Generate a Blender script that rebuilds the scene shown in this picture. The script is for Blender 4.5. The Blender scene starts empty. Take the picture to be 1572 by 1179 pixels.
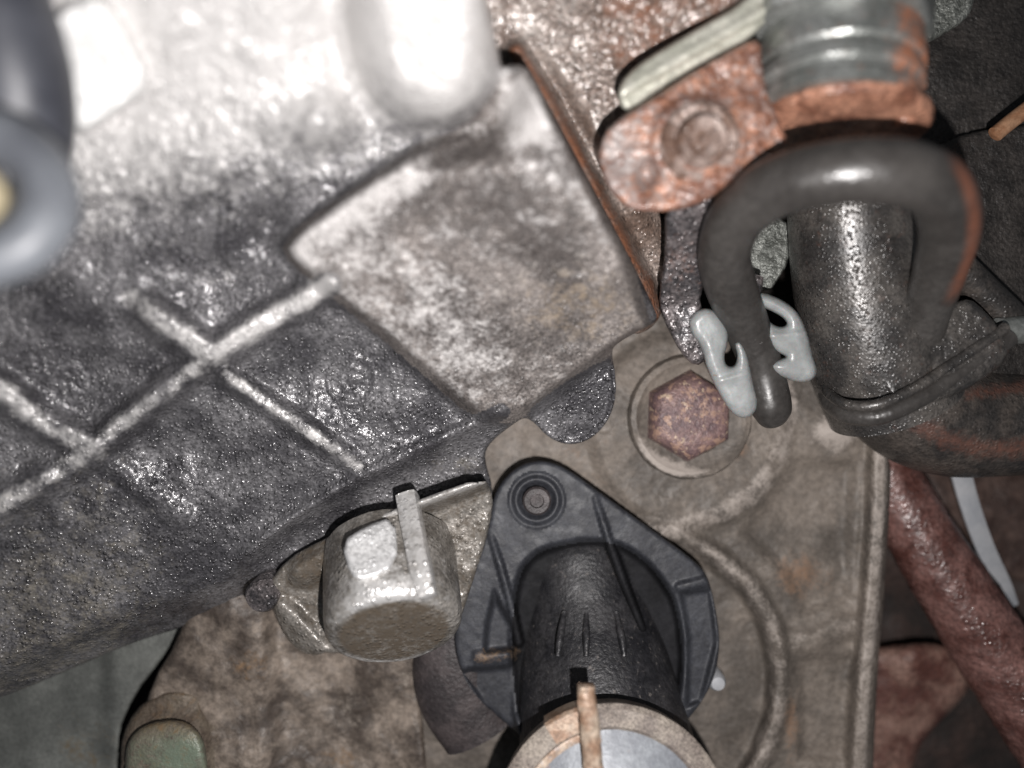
import bpy, math, random
import numpy as np
from mathutils import Vector, Matrix

# ------------------------------------------------------------------ frame
S = 0.0002            # metres per photo pixel at the plane of focus
D = 1135.0            # lens distance above that plane, in the same unit
CX, CY = 786.0, 589.5
scene = bpy.context.scene
COL = scene.collection

# ------------------------------------------------------------------ camera, world, lamp
cam_d = bpy.data.cameras.new('camera')
cam = bpy.data.objects.new('camera', cam_d); COL.objects.link(cam)
cam.location = (0, 0, D * S)
cam_d.sensor_width = 36; cam_d.lens = 18 * D / 786.0
cam_d.clip_start = 0.003; cam_d.clip_end = 50
cam_d.dof.use_dof = True
cam_d.dof.focus_distance = (D - 5) * S
cam_d.dof.aperture_fstop = 3.0
scene.camera = cam

world = bpy.data.worlds.new('World'); scene.world = world; world.use_nodes = True
wb = world.node_tree.nodes['Background']
wb.inputs[0].default_value = (0.84, 0.91, 1.0, 1); wb.inputs[1].default_value = 0.08

fl_d = bpy.data.lights.new('phone_flash', 'POINT')
fl_d.energy = 3.25; fl_d.color = (1.0, 0.965, 0.95); fl_d.shadow_soft_size = 0.0022
flash = bpy.data.objects.new('phone_flash', fl_d); COL.objects.link(flash)
flash.location = (85 * S, -185 * S, (D - 10) * S)

scene.view_settings.view_transform = 'Standard'; scene.view_settings.look = 'None'
scene.view_settings.exposure = 0; scene.view_settings.gamma = 1
scene.cycles.use_denoising = True
scene.cycles.max_bounces = 6
scene.cycles.sample_clamp_indirect = 3.0

# ------------------------------------------------------------------ maths helpers
def P(x, y, z=0.0):
    k = (D - z) / D * S
    return Vector(((x - CX) * k, -(y - CY) * k, z * S))

def PA(x, y, z):
    k = (D - z) / D * S
    return np.stack([(x - CX) * k, -(y - CY) * k, z * S], -1)

def smooth(a, b, x):
    t = np.clip((x - a) / (b - a), 0, 1)
    return t * t * (3 - 2 * t)

def chaikin(p, n=2, closed=True):
    p = np.array(p, float)
    for _ in range(n):
        q = np.roll(p, -1, 0) if closed else p[1:]
        a = p if closed else p[:-1]
        r = np.stack([a * .75 + q * .25, a * .25 + q * .75], 1).reshape(-1, p.shape[1])
        if not closed: r = np.vstack([p[:1], r, p[-1:]])
        p = r
    return p

def catmull(p, per=10):
    p = np.array(p, float)
    q = np.vstack([2 * p[0] - p[1], p, 2 * p[-1] - p[-2]])
    out = []
    for i in range(1, len(q) - 2):
        a, b, c, d = q[i - 1], q[i], q[i + 1], q[i + 2]
        for t in np.arange(per) / per:
            out.append(.5 * (2 * b + (c - a) * t + (2 * a - 5 * b + 4 * c - d) * t * t + (3 * b - a - 3 * c + d) * t ** 3))
    out.append(p[-1])
    return np.array(out)

def seg_dist(x, y, pts):
    best = np.full(x.shape, 1e9)
    for (ax, ay), (bx, by) in zip(pts[:-1], pts[1:]):
        vx, vy = bx - ax, by - ay
        t = np.clip(((x - ax) * vx + (y - ay) * vy) / (vx * vx + vy * vy + 1e-9), 0, 1)
        best = np.minimum(best, (x - ax - t * vx) ** 2 + (y - ay - t * vy) ** 2)
    return np.sqrt(best)

def poly_sd(x, y, poly):
    """signed distance, positive inside"""
    poly = np.asarray(poly, float)
    d = seg_dist(x, y, list(poly) + [poly[0]])
    ins = np.zeros(x.shape, bool)
    n = len(poly)
    for i in range(n):
        ax, ay = poly[i]; bx, by = poly[(i + 1) % n]
        if ay == by: continue
        c = (ay > y) != (by > y)
        ins ^= c & (x < (bx - ax) * (y - ay) / (by - ay) + ax)
    return np.where(ins, d, -d)

_perm = np.random.RandomState(7).rand(256, 256)
def vnoise(x, y):
    xi = np.floor(x).astype(int); yi = np.floor(y).astype(int)
    fx = x - xi; fy = y - yi
    fx = fx * fx * (3 - 2 * fx); fy = fy * fy * (3 - 2 * fy)
    g = lambda a, b: _perm[a & 255, b & 255]
    return (g(xi, yi) * (1 - fx) + g(xi + 1, yi) * fx) * (1 - fy) + (g(xi, yi + 1) * (1 - fx) + g(xi + 1, yi + 1) * fx) * fy

def fbm(x, y, size, oct=4, seed=0, gain=.5):
    s = 0; a = 1; t = 0
    for i in range(oct):
        f = 2 ** i / size
        s = s + a * (vnoise(x * f + seed * 17.3 + i * 31.7, y * f + seed * 9.1 + i * 13.9) - .5); t += a; a *= gain
    return s / t * 2          # about -1..1

def rib(x, y, pts, w, h, soft=.55):
    d = seg_dist(x, y, pts)
    return h * (1 - smooth(w * (1 - soft), w * (1 + soft), d))

def draft_rib(x, y, pts, w, h):
    t = np.clip((1.75 * w - seg_dist(x, y, pts)) / (1.45 * w), 0, 1)
    return h * (.25 * t + .75 * t * t * (3 - 2 * t))

def quad_fit(ctrl):
    c = np.array(ctrl, float)
    X, Y = c[:, 0] / 1000, c[:, 1] / 1000
    A = np.stack([np.ones_like(X), X, Y, X * X, X * Y, Y * Y], 1)
    k = np.linalg.lstsq(np.vstack([A, np.diag([0, 0, 0, .15, .15, .15])]), np.concatenate([c[:, 2], np.zeros(6)]), rcond=None)[0]
    return lambda x, y: k[0] + k[1] * x / 1e3 + k[2] * y / 1e3 + k[3] * x * x / 1e6 + k[4] * x * y / 1e6 + k[5] * y * y / 1e6

# ------------------------------------------------------------------ object helpers
def thing(name, label, cat, base, group=None):
    o = bpy.data.objects.new(name, None); COL.objects.link(o)
    o.empty_display_size = .005
    o.location = P(*base); o['label'] = label; o['category'] = cat
    if group: o['group'] = group
    return o

def link(name, V, F, mat, parent=None, attrs=None, smooth_angle=50, label=None):
    V = np.asarray(V, float)
    off = Vector((0, 0, 0))
    p = parent
    while p is not None: off += p.location; p = p.parent
    me = bpy.data.meshes.new(name)
    me.from_pydata((V - np.array(off)).tolist(), [], [list(map(int, f)) for f in F])
    me.validate(); me.update()
    for k, a in (attrs or {}).items():
        if callable(a):
            q = D / (D - V[:, 2] / S)
            a = a(V[:, 0] / S * q + CX, -V[:, 1] / S * q + CY, V[:, 2] / S)
        at = me.attributes.new(k, 'FLOAT', 'POINT'); at.data.foreach_set('value', np.asarray(a, np.float32))
    for pl in me.polygons: pl.use_smooth = True
    if smooth_angle: me.set_sharp_from_angle(angle=math.radians(smooth_angle))
    me.materials.append(mat)
    o = bpy.data.objects.new(name, me); COL.objects.link(o)
    if parent: o.parent = parent
    if label: o['label'] = label
    return o

def solo(o, label, cat, group=None):
    o['label'] = label; o['category'] = cat
    if group: o['group'] = group
    return o

def patch(name, mat, parent, outline, hfun, step=3.0, edge=6.0, depth=60.0, regions=(), attrs=None, chk=2, sub_parent=None):
    """A cast or pressed piece: top surface with its relief, rounded rim and side walls."""
    poly = chaikin(outline, chk) if chk else np.array(outline, float)
    lo = poly.min(0) - 2 * step; hi = poly.max(0) + 2 * step
    xs = np.arange(lo[0], hi[0] + step, step); ys = np.arange(lo[1], hi[1] + step, step)
    x, y = np.meshgrid(xs, ys)
    d = poly_sd(x, y, poly)
    gy, gx = np.gradient(d, step)
    gl = np.sqrt(gx * gx + gy * gy) + 1e-6; gx /= gl; gy /= gl
    snap = d < .6 * step
    x = np.where(snap, x - d * gx, x); y = np.where(snap, y - d * gy, y)
    outside = d < -.3 * step
    dd = np.where(snap, 0, d)
    h = hfun(x, y)
    t = np.clip(dd / max(edge, .01), 0, 1)
    h = h - edge * (1 - np.sqrt(np.clip(1 - (1 - t) ** 2, 0, 1)))
    h = np.where(outside, h - depth, h)
    V = PA(x, y, h).reshape(-1, 3)
    ny, nx = x.shape
    idx = np.arange(ny * nx).reshape(ny, nx)
    F = np.stack([idx[1:, :-1], idx[1:, 1:], idx[:-1, 1:], idx[:-1, :-1]], -1).reshape(-1, 4)
    keep = (~outside).reshape(-1)[F].any(1)
    F = F[keep]
    fx = x.reshape(-1)[F].mean(1); fy = y.reshape(-1)[F].mean(1)
    A = {k: f(x, y).reshape(-1) for k, f in (attrs or {}).items()}
    reg = np.zeros(len(F), int)
    for i, r in enumerate(regions): reg[r[1](fx, fy)] = i + 1
    out = []
    for i in range(len(regions) + 1):
        f = F[reg == i]
        if not len(f): out.append(None); continue
        u, inv = np.unique(f, return_inverse=True)
        nm, m = (name, mat) if i == 0 else (regions[i - 1][0], (regions[i - 1][2] if len(regions[i - 1]) > 2 else mat))
        par = parent if i == 0 or sub_parent is None else out[0]
        out.append(link(nm, V[u], inv.reshape(-1, 4), m, par, {k: a[u] for k, a in A.items()}, smooth_angle=None))
    return out

def sweep(name, mat, parent, path, n=24, per=8, world_r=False, flat=1.0, squareness=0.0, cap=True, attrs=None, wob=0.0, label=None):
    """tube along pixel path (x,y,z,r); r in photo pixels at its own depth unless world_r"""
    c = catmull(path, per)
    pos = PA(c[:, 0], c[:, 1], c[:, 2])
    r = c[:, 3] * S * (1.0 if world_r else (D - c[:, 2]) / D)
    tan = np.gradient(pos, axis=0); tan /= np.linalg.norm(tan, axis=1)[:, None]
    nrm = np.cross(tan[0], [0, 0, 1.0]);
    if np.linalg.norm(nrm) < 1e-3: nrm = np.array([1.0, 0, 0])
    nrm /= np.linalg.norm(nrm)
    V = []; F = []
    ang = np.arange(n) / n * 2 * math.pi
    ca, sa = np.cos(ang), np.sin(ang)
    if squareness:
        m = (np.abs(ca) ** (2 / (1 - squareness)) + np.abs(sa) ** (2 / (1 - squareness))) ** (-(1 - squareness) / 2)
        p = 2 / (1 - squareness)
        m = (np.abs(ca) ** p + np.abs(sa) ** p) ** (-1 / p)
        ca, sa = ca * m, sa * m
    rings = []
    m = len(pos)
    def ring(i, rad, shift=0.0):
        b = np.cross(tan[i], nr[i])
        rr = rad
        return pos[i] + tan[i] * shift + rr * (np.outer(ca, nr[i]) + flat * np.outer(sa, b))
    nr = []
    for i in range(m):
        nrm = nrm - tan[i] * np.dot(nrm, tan[i]); nrm /= np.linalg.norm(nrm); nr.append(nrm.copy())
    if cap:
        for k in (0, .35, .7): rings.append(ring(0, r[0] * (.6 + .4 * math.sin(k / .7 * math.pi / 2)) * (0.35 + .65 * k / .7), -r[0] * .18 * (1 - k / .7)))
    for i in range(m): rings.append(ring(i, r[i]))
    if cap:
        for k in (.7, .35, 0): rings.append(ring(m - 1, r[-1] * (.6 + .4 * math.sin(k / .7 * math.pi / 2)) * (0.35 + .65 * k / .7), r[-1] * .18 * (1 - k / .7)))
    V = np.concatenate(rings)
    if wob:
        V = V + (np.random.RandomState(3).rand(*V.shape) - .5) * wob * S
    k = len(rings)
    for i in range(k - 1):
        for j in range(n):
            F.append((i * n + j, i * n + (j + 1) % n, (i + 1) * n + (j + 1) % n, (i + 1) * n + j))
    if cap:
        F.append(tuple(range(n))[::-1]); F.append(tuple((k - 1) * n + j for j in range(n)))
    A = {kk: v if callable(v) else np.full(len(V), v) for kk, v in (attrs or {}).items()}
    return link(name, V, F, mat, parent, A, label=label)

def lathe(name, mat, parent, center, axis, prof, n=48, arc=(0, 2 * math.pi), sides=None, wob=0.0, label=None, twist=0.0, close=True, attrs=None):
    """revolve (radius, height) pairs (pixels, at the centre's depth) about axis through centre; sides: polygon"""
    c = P(*center); k = S * (D - center[2]) / D
    a = Vector(axis).normalized()
    u = Vector((1, 0, 0)) if abs(a.x) < .9 else Vector((0, 1, 0))
    u = (u - a * u.dot(a)).normalized(); v = a.cross(u)
    full = abs(arc[1] - arc[0] - 2 * math.pi) < 1e-6
    cnt = sides or n
    V = []; F = []
    rs = np.random.RandomState(11)
    m = cnt if full else cnt + 1
    for (r, t) in prof:
        for j in range(m):
            th = arc[0] + (arc[1] - arc[0]) * j / cnt + twist
            rr = r + (rs.rand() - .5) * wob
            V.append(c + (u * math.cos(th) + v * math.sin(th)) * rr * k + a * (t * k + (rs.rand() - .5) * wob * .3 * k))
    for i in range(len(prof) - 1):
        for j in range(cnt if full else cnt):
            F.append((i * m + j, i * m + (j + 1) % m, (i + 1) * m + (j + 1) % m, (i + 1) * m + j))
    if full and close:
        F.append(tuple(range(m))[::-1]); F.append(tuple((len(prof) - 1) * m + j for j in range(m)))
    A = {kk: vv if callable(vv) else (np.repeat(vv, m) if isinstance(vv, (list, tuple)) else np.full(len(V), vv)) for kk, vv in (attrs or {}).items()}
    return link(name, [tuple(p) for p in V], F, mat, parent, A, label=label, smooth_angle=35)

# ------------------------------------------------------------------ materials
def mk(name, dark, light, size=60, fine=7, var=.35, rough=(.4, .6), metal=0.0, bump=None, bump2=None, clean=None, clean_rough=.35,
       rust=None, drops=None, spec=.5, coat=0.0, coat_rough=.15, spots=None, clean_metal=None, wear=1.5, ramp=(.38, .64)):
    m = bpy.data.materials.new(name); m.use_nodes = True
    nt = m.node_tree; N = nt.nodes; L = nt.links
    b = N['Principled BSDF']
    tc = N.new('ShaderNodeTexCoord').outputs['Object']
    def noise(px, det=5, ro=.6, dist=0.0):
        n = N.new('ShaderNodeTexNoise'); n.inputs['Scale'].default_value = 1 / (px * S)
        n.inputs['Detail'].default_value = det; n.inputs['Roughness'].default_value = ro
        n.inputs['Distortion'].default_value = dist
        L.new(tc, n.inputs['Vector']); return n.outputs['Fac']
    def math_(op, a, c, clamp=False):
        n = N.new('ShaderNodeMath'); n.operation = op; n.use_clamp = clamp
        for i, v in enumerate((a, c)):
            if isinstance(v, (int, float)): n.inputs[i].default_value = v
            else: L.new(v, n.inputs[i])
        return n.outputs[0]
    def remap(v, a, c, d, e):
        n = N.new('ShaderNodeMapRange'); n.interpolation_type = 'SMOOTHSTEP'
        L.new(v, n.inputs['Value'])
        for i, q in zip((1, 2, 3, 4), (a, c, d, e)): n.inputs[i].default_value = q
        return n.outputs[0]
    def mix(f, a, c, mode='MIX'):
        n = N.new('ShaderNodeMix'); n.data_type = 'RGBA'; n.blend_type = mode
        if isinstance(f, (int, float)): n.inputs[0].default_value = f
        else: L.new(f, n.inputs[0])
        for i, v in ((6, a), (7, c)):
            if isinstance(v, tuple): n.inputs[i].default_value = v if len(v) == 4 else v + (1,)
            else: L.new(v, n.inputs[i])
        return n.outputs[2]
    def attr(nm):
        n = N.new('ShaderNodeAttribute'); n.attribute_name = nm; return n.outputs['Fac']
    big = noise(size, 6, .65)
    base = mix(remap(big, ramp[0], ramp[1], 0, 1), dark, light)
    fn = noise(fine, 4, .7)
    g = remap(fn, .3, .7, 1 - var, 1 + var)
    comb = N.new('ShaderNodeCombineColor')
    for i in range(3): L.new(g, comb.inputs[i])
    base = mix(1.0, base, comb.outputs[0], 'MULTIPLY')
    rough_s = remap(noise(size * .35, 4), .35, .65, rough[0], rough[1])
    met = metal
    for nm, col, rr, cm in (('clean', clean, clean_rough, clean_metal), ('rust', rust, .75, 0.0)):
        if col is None: continue
        a = attr(nm)
        n1 = noise(size * .30, 6, .72)
        n2 = noise(7, 3, .7)
        f = math_('ADD', a, math_('MULTIPLY', math_('SUBTRACT', n1, .5), wear))
        f = math_('ADD', f, math_('MULTIPLY', math_('SUBTRACT', n2, .5), wear * .6))
        f = remap(f, .25, .95, 0, 1)
        f = math_('MULTIPLY', f, remap(a, 0.0, .2, 0, 1))
        base = mix(f, base, col)
        mm = N.new('ShaderNodeMix'); L.new(f, mm.inputs[0])
        L.new(rough_s, mm.inputs[2]); mm.inputs[3].default_value = rr; rough_s = mm.outputs[0]
        if cm is not None:
            mm = N.new('ShaderNodeMix'); L.new(f, mm.inputs[0])
            if isinstance(met, (int, float)): mm.inputs[2].default_value = met
            else: L.new(met, mm.inputs[2])
            mm.inputs[3].default_value = cm; met = mm.outputs[0]
    for (px, thr, col) in (spots or ()):
        f = remap(noise(px, 3, .6), thr, thr + .12, 0, 1)
        base = mix(f, base, col)
    L.new(base, b.inputs['Base Color']); L.new(rough_s, b.inputs['Roughness'])
    if isinstance(met, (int, float)): b.inputs['Metallic'].default_value = met
    else: L.new(met, b.inputs['Metallic'])
    b.inputs['Specular IOR Level'].default_value = spec
    b.inputs['Coat Weight'].default_value = coat; b.inputs['Coat Roughness'].default_value = coat_rough
    prev = None
    if drops:
        vo = N.new('ShaderNodeTexVoronoi'); vo.feature = 'F1'
        vo.inputs['Scale'].default_value = 1 / (drops[0] * S); vo.inputs['Randomness'].default_value = 1
        L.new(tc, vo.inputs['Vector'])
        sepc = N.new('ShaderNodeSeparateColor'); L.new(vo.outputs['Color'], sepc.inputs[0])
        bead = math_('MULTIPLY', remap(vo.outputs['Distance'], .05, .62, 1, 0), remap(sepc.outputs[0], .2, .75, .1, 1))
        bead = math_('MULTIPLY', bead, remap(noise(drops[0] * 6, 3), .35, .6, .25, 1))
        n = N.new('ShaderNodeBump'); n.inputs['Strength'].default_value = 1.0
        n.inputs['Distance'].default_value = drops[1] * S
        L.new(bead, n.inputs['Height']); prev = n.outputs['Normal']
    for bp in (bump2, bump):
        if not bp: continue
        n = N.new('ShaderNodeBump'); n.inputs['Strength'].default_value = 1.0
        n.inputs['Distance'].default_value = bp[1] * S
        L.new(noise(bp[0], 3, .55), n.inputs['Height'])
        if prev is not None: L.new(prev, n.inputs['Normal'])
        prev = n.outputs['Normal']
    if prev is not None:
        L.new(prev, b.inputs['Normal']); L.new(prev, b.inputs['Coat Normal'])
    return m

M = {}
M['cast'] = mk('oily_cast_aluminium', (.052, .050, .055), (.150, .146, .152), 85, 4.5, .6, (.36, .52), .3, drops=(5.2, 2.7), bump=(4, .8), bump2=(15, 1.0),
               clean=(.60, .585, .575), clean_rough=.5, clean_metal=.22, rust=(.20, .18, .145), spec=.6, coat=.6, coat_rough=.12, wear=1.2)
M['padcast'] = mk('dry_grained_aluminium', (.076, .066, .062), (.20, .178, .166), 110, 3.6, .65, (.5, .65), .2, drops=(5, 1.3), bump=(4, .8), bump2=(14, 1.0),
               clean=(.50, .48, .47), clean_rough=.6, clean_metal=.15, rust=(.19, .145, .10), spec=.5, coat=.2, coat_rough=.2, wear=1.9)
M['machined'] = mk('bare_machined_aluminium', (.76, .76, .75), (.88, .88, .87), 50, 8, .1, (.4, .5), .1, bump=(8, .5))
M['boss'] = mk('worn_cast_boss', (.13, .118, .104), (.29, .272, .25), 50, 5, .4, (.35, .5), .4, drops=(7, 2), bump=(5, .7), clean=(.66, .65, .64), clean_rough=.35, clean_metal=.5,
               rust=(.080, .062, .044), coat=.35)
M['flat'] = mk('painted_glint_aluminium', (.62, .62, .62), (.80, .80, .80), 40, 5, .25, (.34, .44), .5, drops=(6, 1.2), bump=(5, .7))  # the facet's specular highlight put into a pale base colour
M['engine'] = mk('sandy_rusting_iron', (.12, .082, .064), (.26, .215, .19), 110, 5, .5, (.4, .55), .2, drops=(6.5, 2.4), bump=(5, .9), rust=(.20, .08, .04), clean=(.46, .42, .39), clean_rough=.45, coat=.5, coat_rough=.14)
M['rust'] = mk('orange_rust', (.15, .060, .036), (.40, .20, .13), 46, 6, .45, (.45, .65), .1, drops=(8, 1.8), bump=(7, 1.6), bump2=(30, 2.4), clean=(.38, .335, .32), clean_rough=.45, coat=.4, coat_rough=.16)
M['rustbolt'] = mk('brown_rusted_bolt', (.12, .07, .05), (.33, .26, .23), 26, 6, .4, (.4, .6), .2, drops=(8, 1.6), bump=(6, 1.2), coat=.4)
M['steel'] = mk('dull_zinc_steel', (.17, .18, .17), (.30, .31, .30), 60, 8, .2, (.25, .4), .5, bump=(7, 1.2), rust=(.36, .13, .06), coat=.2)
M['zinc'] = mk('pale_zinc_plating', (.46, .46, .39), (.64, .63, .55), 50, 8, .2, (.35, .5), .3, bump=(7, 1.0), rust=(.36, .15, .08))
M['strap'] = mk('grimy_steel_strap', (.05, .047, .05), (.16, .14, .14), 40, 5, .45, (.3, .5),   .4, drops=(7, 3.5), bump=(5, 1), rust=(.12, .055, .035), coat=.4)
M['rubber'] = mk('black_rubber', (.034, .031, .029), (.052, .048, .045), 80, 8, .2, (.28, .42), 0, drops=(10, .55), bump=(9, .3), spec=.6, spots=((10, .70, (.12, .11, .10)),), rust=(.26, .085, .04), wear=.25)
M['pipe'] = mk('wet_black_plastic', (.030, .028, .027), (.075, .068, .062), 60, 5, .4, (.25, .4), .1, drops=(4.2, 1.2), bump=(4, .5), spec=.55, coat=.22, coat_rough=.3, rust=(.12, .05, .03))
M['elbow'] = mk('dirty_black_hose', (.022, .020, .019), (.055, .046, .040), 60, 6, .4, (.34, .48), 0, drops=(6, 1.0), bump=(6, .8), rust=(.11, .042, .027), wear=.7)
M['white'] = mk('white_nylon', (.24, .25, .25), (.31, .325, .325), 40, 6, .08, (.3, .4), 0, bump=(8, .6), spots=((14, .66, (.22, .20, .18)),), coat=.3)
M['white'].node_tree.nodes['Principled BSDF'].inputs['Subsurface Weight'].default_value = .35
M['white'].node_tree.nodes['Principled BSDF'].inputs['Subsurface Scale'].default_value = .0015
M['brown'] = mk('dusty_brown_iron', (.086, .074, .064), (.165, .140, .119), 120, 9, .22, (.5, .7), .05, bump=(9, 1.6), clean=(.33, .29, .26), clean_rough=.6,
                rust=(.19, .12, .08), spec=.35)
M['hexbolt'] = mk('flaking_painted_bolt', (.10, .062, .066), (.19, .12, .112), 30, 6, .3, (.45, .6), .1, bump=(6, 2), spots=((13, .52, (.30, .19, .145)), (10, .58, (.40, .30, .22))))
M['greenring'] = mk('greenish_zinc_washer', (.12, .11, .09), (.24, .25, .21), 40, 6, .3, (.4, .55), .2, bump=(6, 1), clean=(.5, .55, .5))
M['plastic'] = mk('black_moulded_plastic', (.024, .025, .030), (.038, .040, .047), 70, 5, .3, (.48, .6), 0, bump=(5, .5), spec=.35, rust=(.24, .16, .10))
M['recessshade'] = mk('shade_darkened_plastic', (.009, .009, .010), (.016, .016, .018), 80, 6, .2, (.5, .65), 0, bump=(6, .4), spec=.08, rust=(.24, .16, .10))  # recess shade put into the colour: darkened copy of the cover plastic
M['boot'] = mk('sooty_ribbed_rubber', (.010, .010, .012), (.028, .027, .029), 50, 6, .4, (.4, .55), 0, bump=(6, 1.6), spots=((9, .62, (.10, .09, .085)),))
M['band'] = mk('rusty_clamp_steel', (.24, .15, .10), (.40, .32, .25), 35, 6, .35, (.45, .6), .15, bump=(6, 1.2), clean=(.35, .38, .42), clean_rough=.45)
M['hosecut'] = mk('grey_canvas_hose_end', (.15, .125, .11), (.27, .235, .20), 60, 3.2, .5, (.6, .75), 0, bump=(4, 1.6))
M['disc'] = mk('blue_grey_metal', (.16, .17, .19), (.23, .245, .265), 60, 6, .15, (.45, .55), .1, bump=(7, .8), spots=((34, .62, (.22, .13, .09)),))
M['redpipe'] = mk('red_rust_pipe', (.065, .026, .021), (.15, .078, .068), 45, 7, .4, (.3, .5), .05, drops=(8, 1.2), bump=(9, 1.6), bump2=(34, 3), coat=.18)
M['oldcast'] = mk('sooty_rusted_casting', (.035, .02, .016), (.085, .055, .045), 60, 8, .3, (.5, .7), 0, bump=(9, 3))
M['lump'] = mk('dull_red_rust', (.08, .032, .025), (.20, .12, .095), 70, 8, .3, (.5, .7), 0, bump=(9, 3))
M['shroud'] = mk('rough_black_shroud', (.018, .016, .015), (.040, .035, .032), 60, 6, .4, (.45, .6), 0, bump=(7, 4), spec=.4)
M['void'] = mk('sooty_darkness', (.010, .007, .006), (.035, .020, .016), 140, 12, .3, (.7, .9), 0, bump=(12, 4))
M['copper'] = mk('orange_copper_wire', (.40, .19, .10), (.52, .30, .18), 30, 8, .2, (.35, .5), .4)
M['green'] = mk('verdigris_steel', (.085, .065, .05), (.14, .115, .088), 60, 5, .35, (.5, .7), .1, bump=(5, 1.5), wear=1.6, clean=(.15, .185, .14), rust=(.15, .09, .045))
M['slate'] = mk('grey_green_crossmember', (.092, .096, .090), (.15, .156, .145), 110, 6, .2, (.5, .65), .1, bump=(6, .9), rust=(.12, .085, .045))
M['mount'] = mk('brown_scaled_mount', (.058, .045, .037), (.205, .168, .138), 75, 8, .3, (.5, .7), .05, bump=(8, 1.6), bump2=(30, 3), clean=(.30, .26, .22), rust=(.20, .12, .06))
M['connector'] = mk('slate_rubber_connector', (.075, .080, .092), (.13, .14, .155), 90, 8, .1, (.4, .5), 0, spec=.4)
M['darkhose'] = mk('slate_black_hose', (.028, .030, .038), (.05, .053, .064), 70, 8, .15, (.38, .5), 0, spec=.45)
M['brass'] = mk('dull_brass', (.36, .31, .20), (.44, .38, .26), 40, 8, .1, (.4, .5), .2)
M['greyrough'] = mk('coarse_grey_casting', (.10, .105, .095), (.26, .27, .25), 30, 5, .4, (.35, .5), .3, bump=(7, 6))
M['tie'] = mk('milky_nylon', (.27, .28, .30), (.33, .335, .35), 60, 8, .05, (.4, .5), 0)
M['purple'] = mk('dark_oxide_flange', (.028, .023, .024), (.058, .047, .047), 60, 6, .3, (.5, .6), .05, bump=(7, 2))

# ------------------------------------------------------------------ the setting behind everything
back = patch('background', M['void'], None, [(-300, -300), (1900, -300), (1900, 1500), (-300, 1500)],
             lambda x, y: -330 + 45 * fbm(x, y, 160, 4, 3), step=14, edge=1, depth=20, chk=0)[0]
back['kind'] = 'structure'

# ------------------------------------------------------------------ gearbox casting
gb = thing('gearbox', 'oily cast aluminium gearbox housing with crossing ribs and a flat raised pad', 'gearbox', (560, 700, -60))
G_out = [(-160, -140), (735, -140), (742, -20), (758, 40), (768, 100), (772, 104), (786, 100), (800, 100), (812, 108), (850, 178), (905, 280), (960, 382), (1003, 470), (1011, 492),
         (985, 505), (945, 528), (938, 540), (945, 575), (946, 612), (932, 650), (905, 676), (872, 684), (842, 672), (822, 650), (806, 640), (792, 648), (760, 672), (744, 692),
         (746, 715), (756, 745), (755, 790), (735, 860), (690, 930), (560, 960), (470, 940), (420, 930), (372, 932), (330, 944), (270, 966), (200, 988), (130, 1018), (60, 1048), (0, 1072), (-160, 1120)]
gbase = quad_fit([(600, 720, 0), (300, 900, -15), (0, 1040, 20), (100, 700, 95), (350, 560, 80), (200, 250, 260), (550, 60, 330), (100, 50, 330), (900, 300, 190), (1000, 480, 75), (750, 600, 40), (870, 640, 10)])
PAD = [(436, 372), (520, 310), (600, 258), (650, 222), (720, 200), (775, 120), (812, 104), (1014, 496), (940, 534), (800, 645), (730, 640), (640, 558), (500, 440), (452, 404)]
PADs = chaikin(PAD, 1)
R1a = [(505, 436), (420, 486), (325, 545)]
R1b = [(325, 545), (235, 615), (140, 690)]
R1c = [(140, 690), (70, 735), (-40, 800)]
R2a = [(202, 458), (255, 498), (325, 545)]
R2b = [(345, 575), (440, 638), (548, 716)]
R3a = [(-60, 560), (10, 606), (70, 650), (140, 690)]
R3b = [(140, 690), (210, 740), (285, 800)]
LEDGE = [(360, 858), (440, 800), (545, 735), (650, 686), (770, 632)]
BOSS = chaikin([(530, -150), (535, 60), (575, 160), (640, 198), (705, 196), (752, 150), (770, 100), (752, -150)], 2)
TAB = chaikin([(55, 60), (95, 10), (150, -10), (190, 40), (232, 128), (180, 170), (118, 210), (95, 160)], 1)
LUG = chaikin([(800, 640), (860, 590), (938, 545), (948, 600), (930, 655), (872, 690), (825, 660)], 1)
FACEPLATE = chaikin([(560, 790), (640, 760), (745, 728), (770, 760), (760, 800), (730, 880), (560, 1000), (420, 960), (410, 880)], 1)

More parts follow.
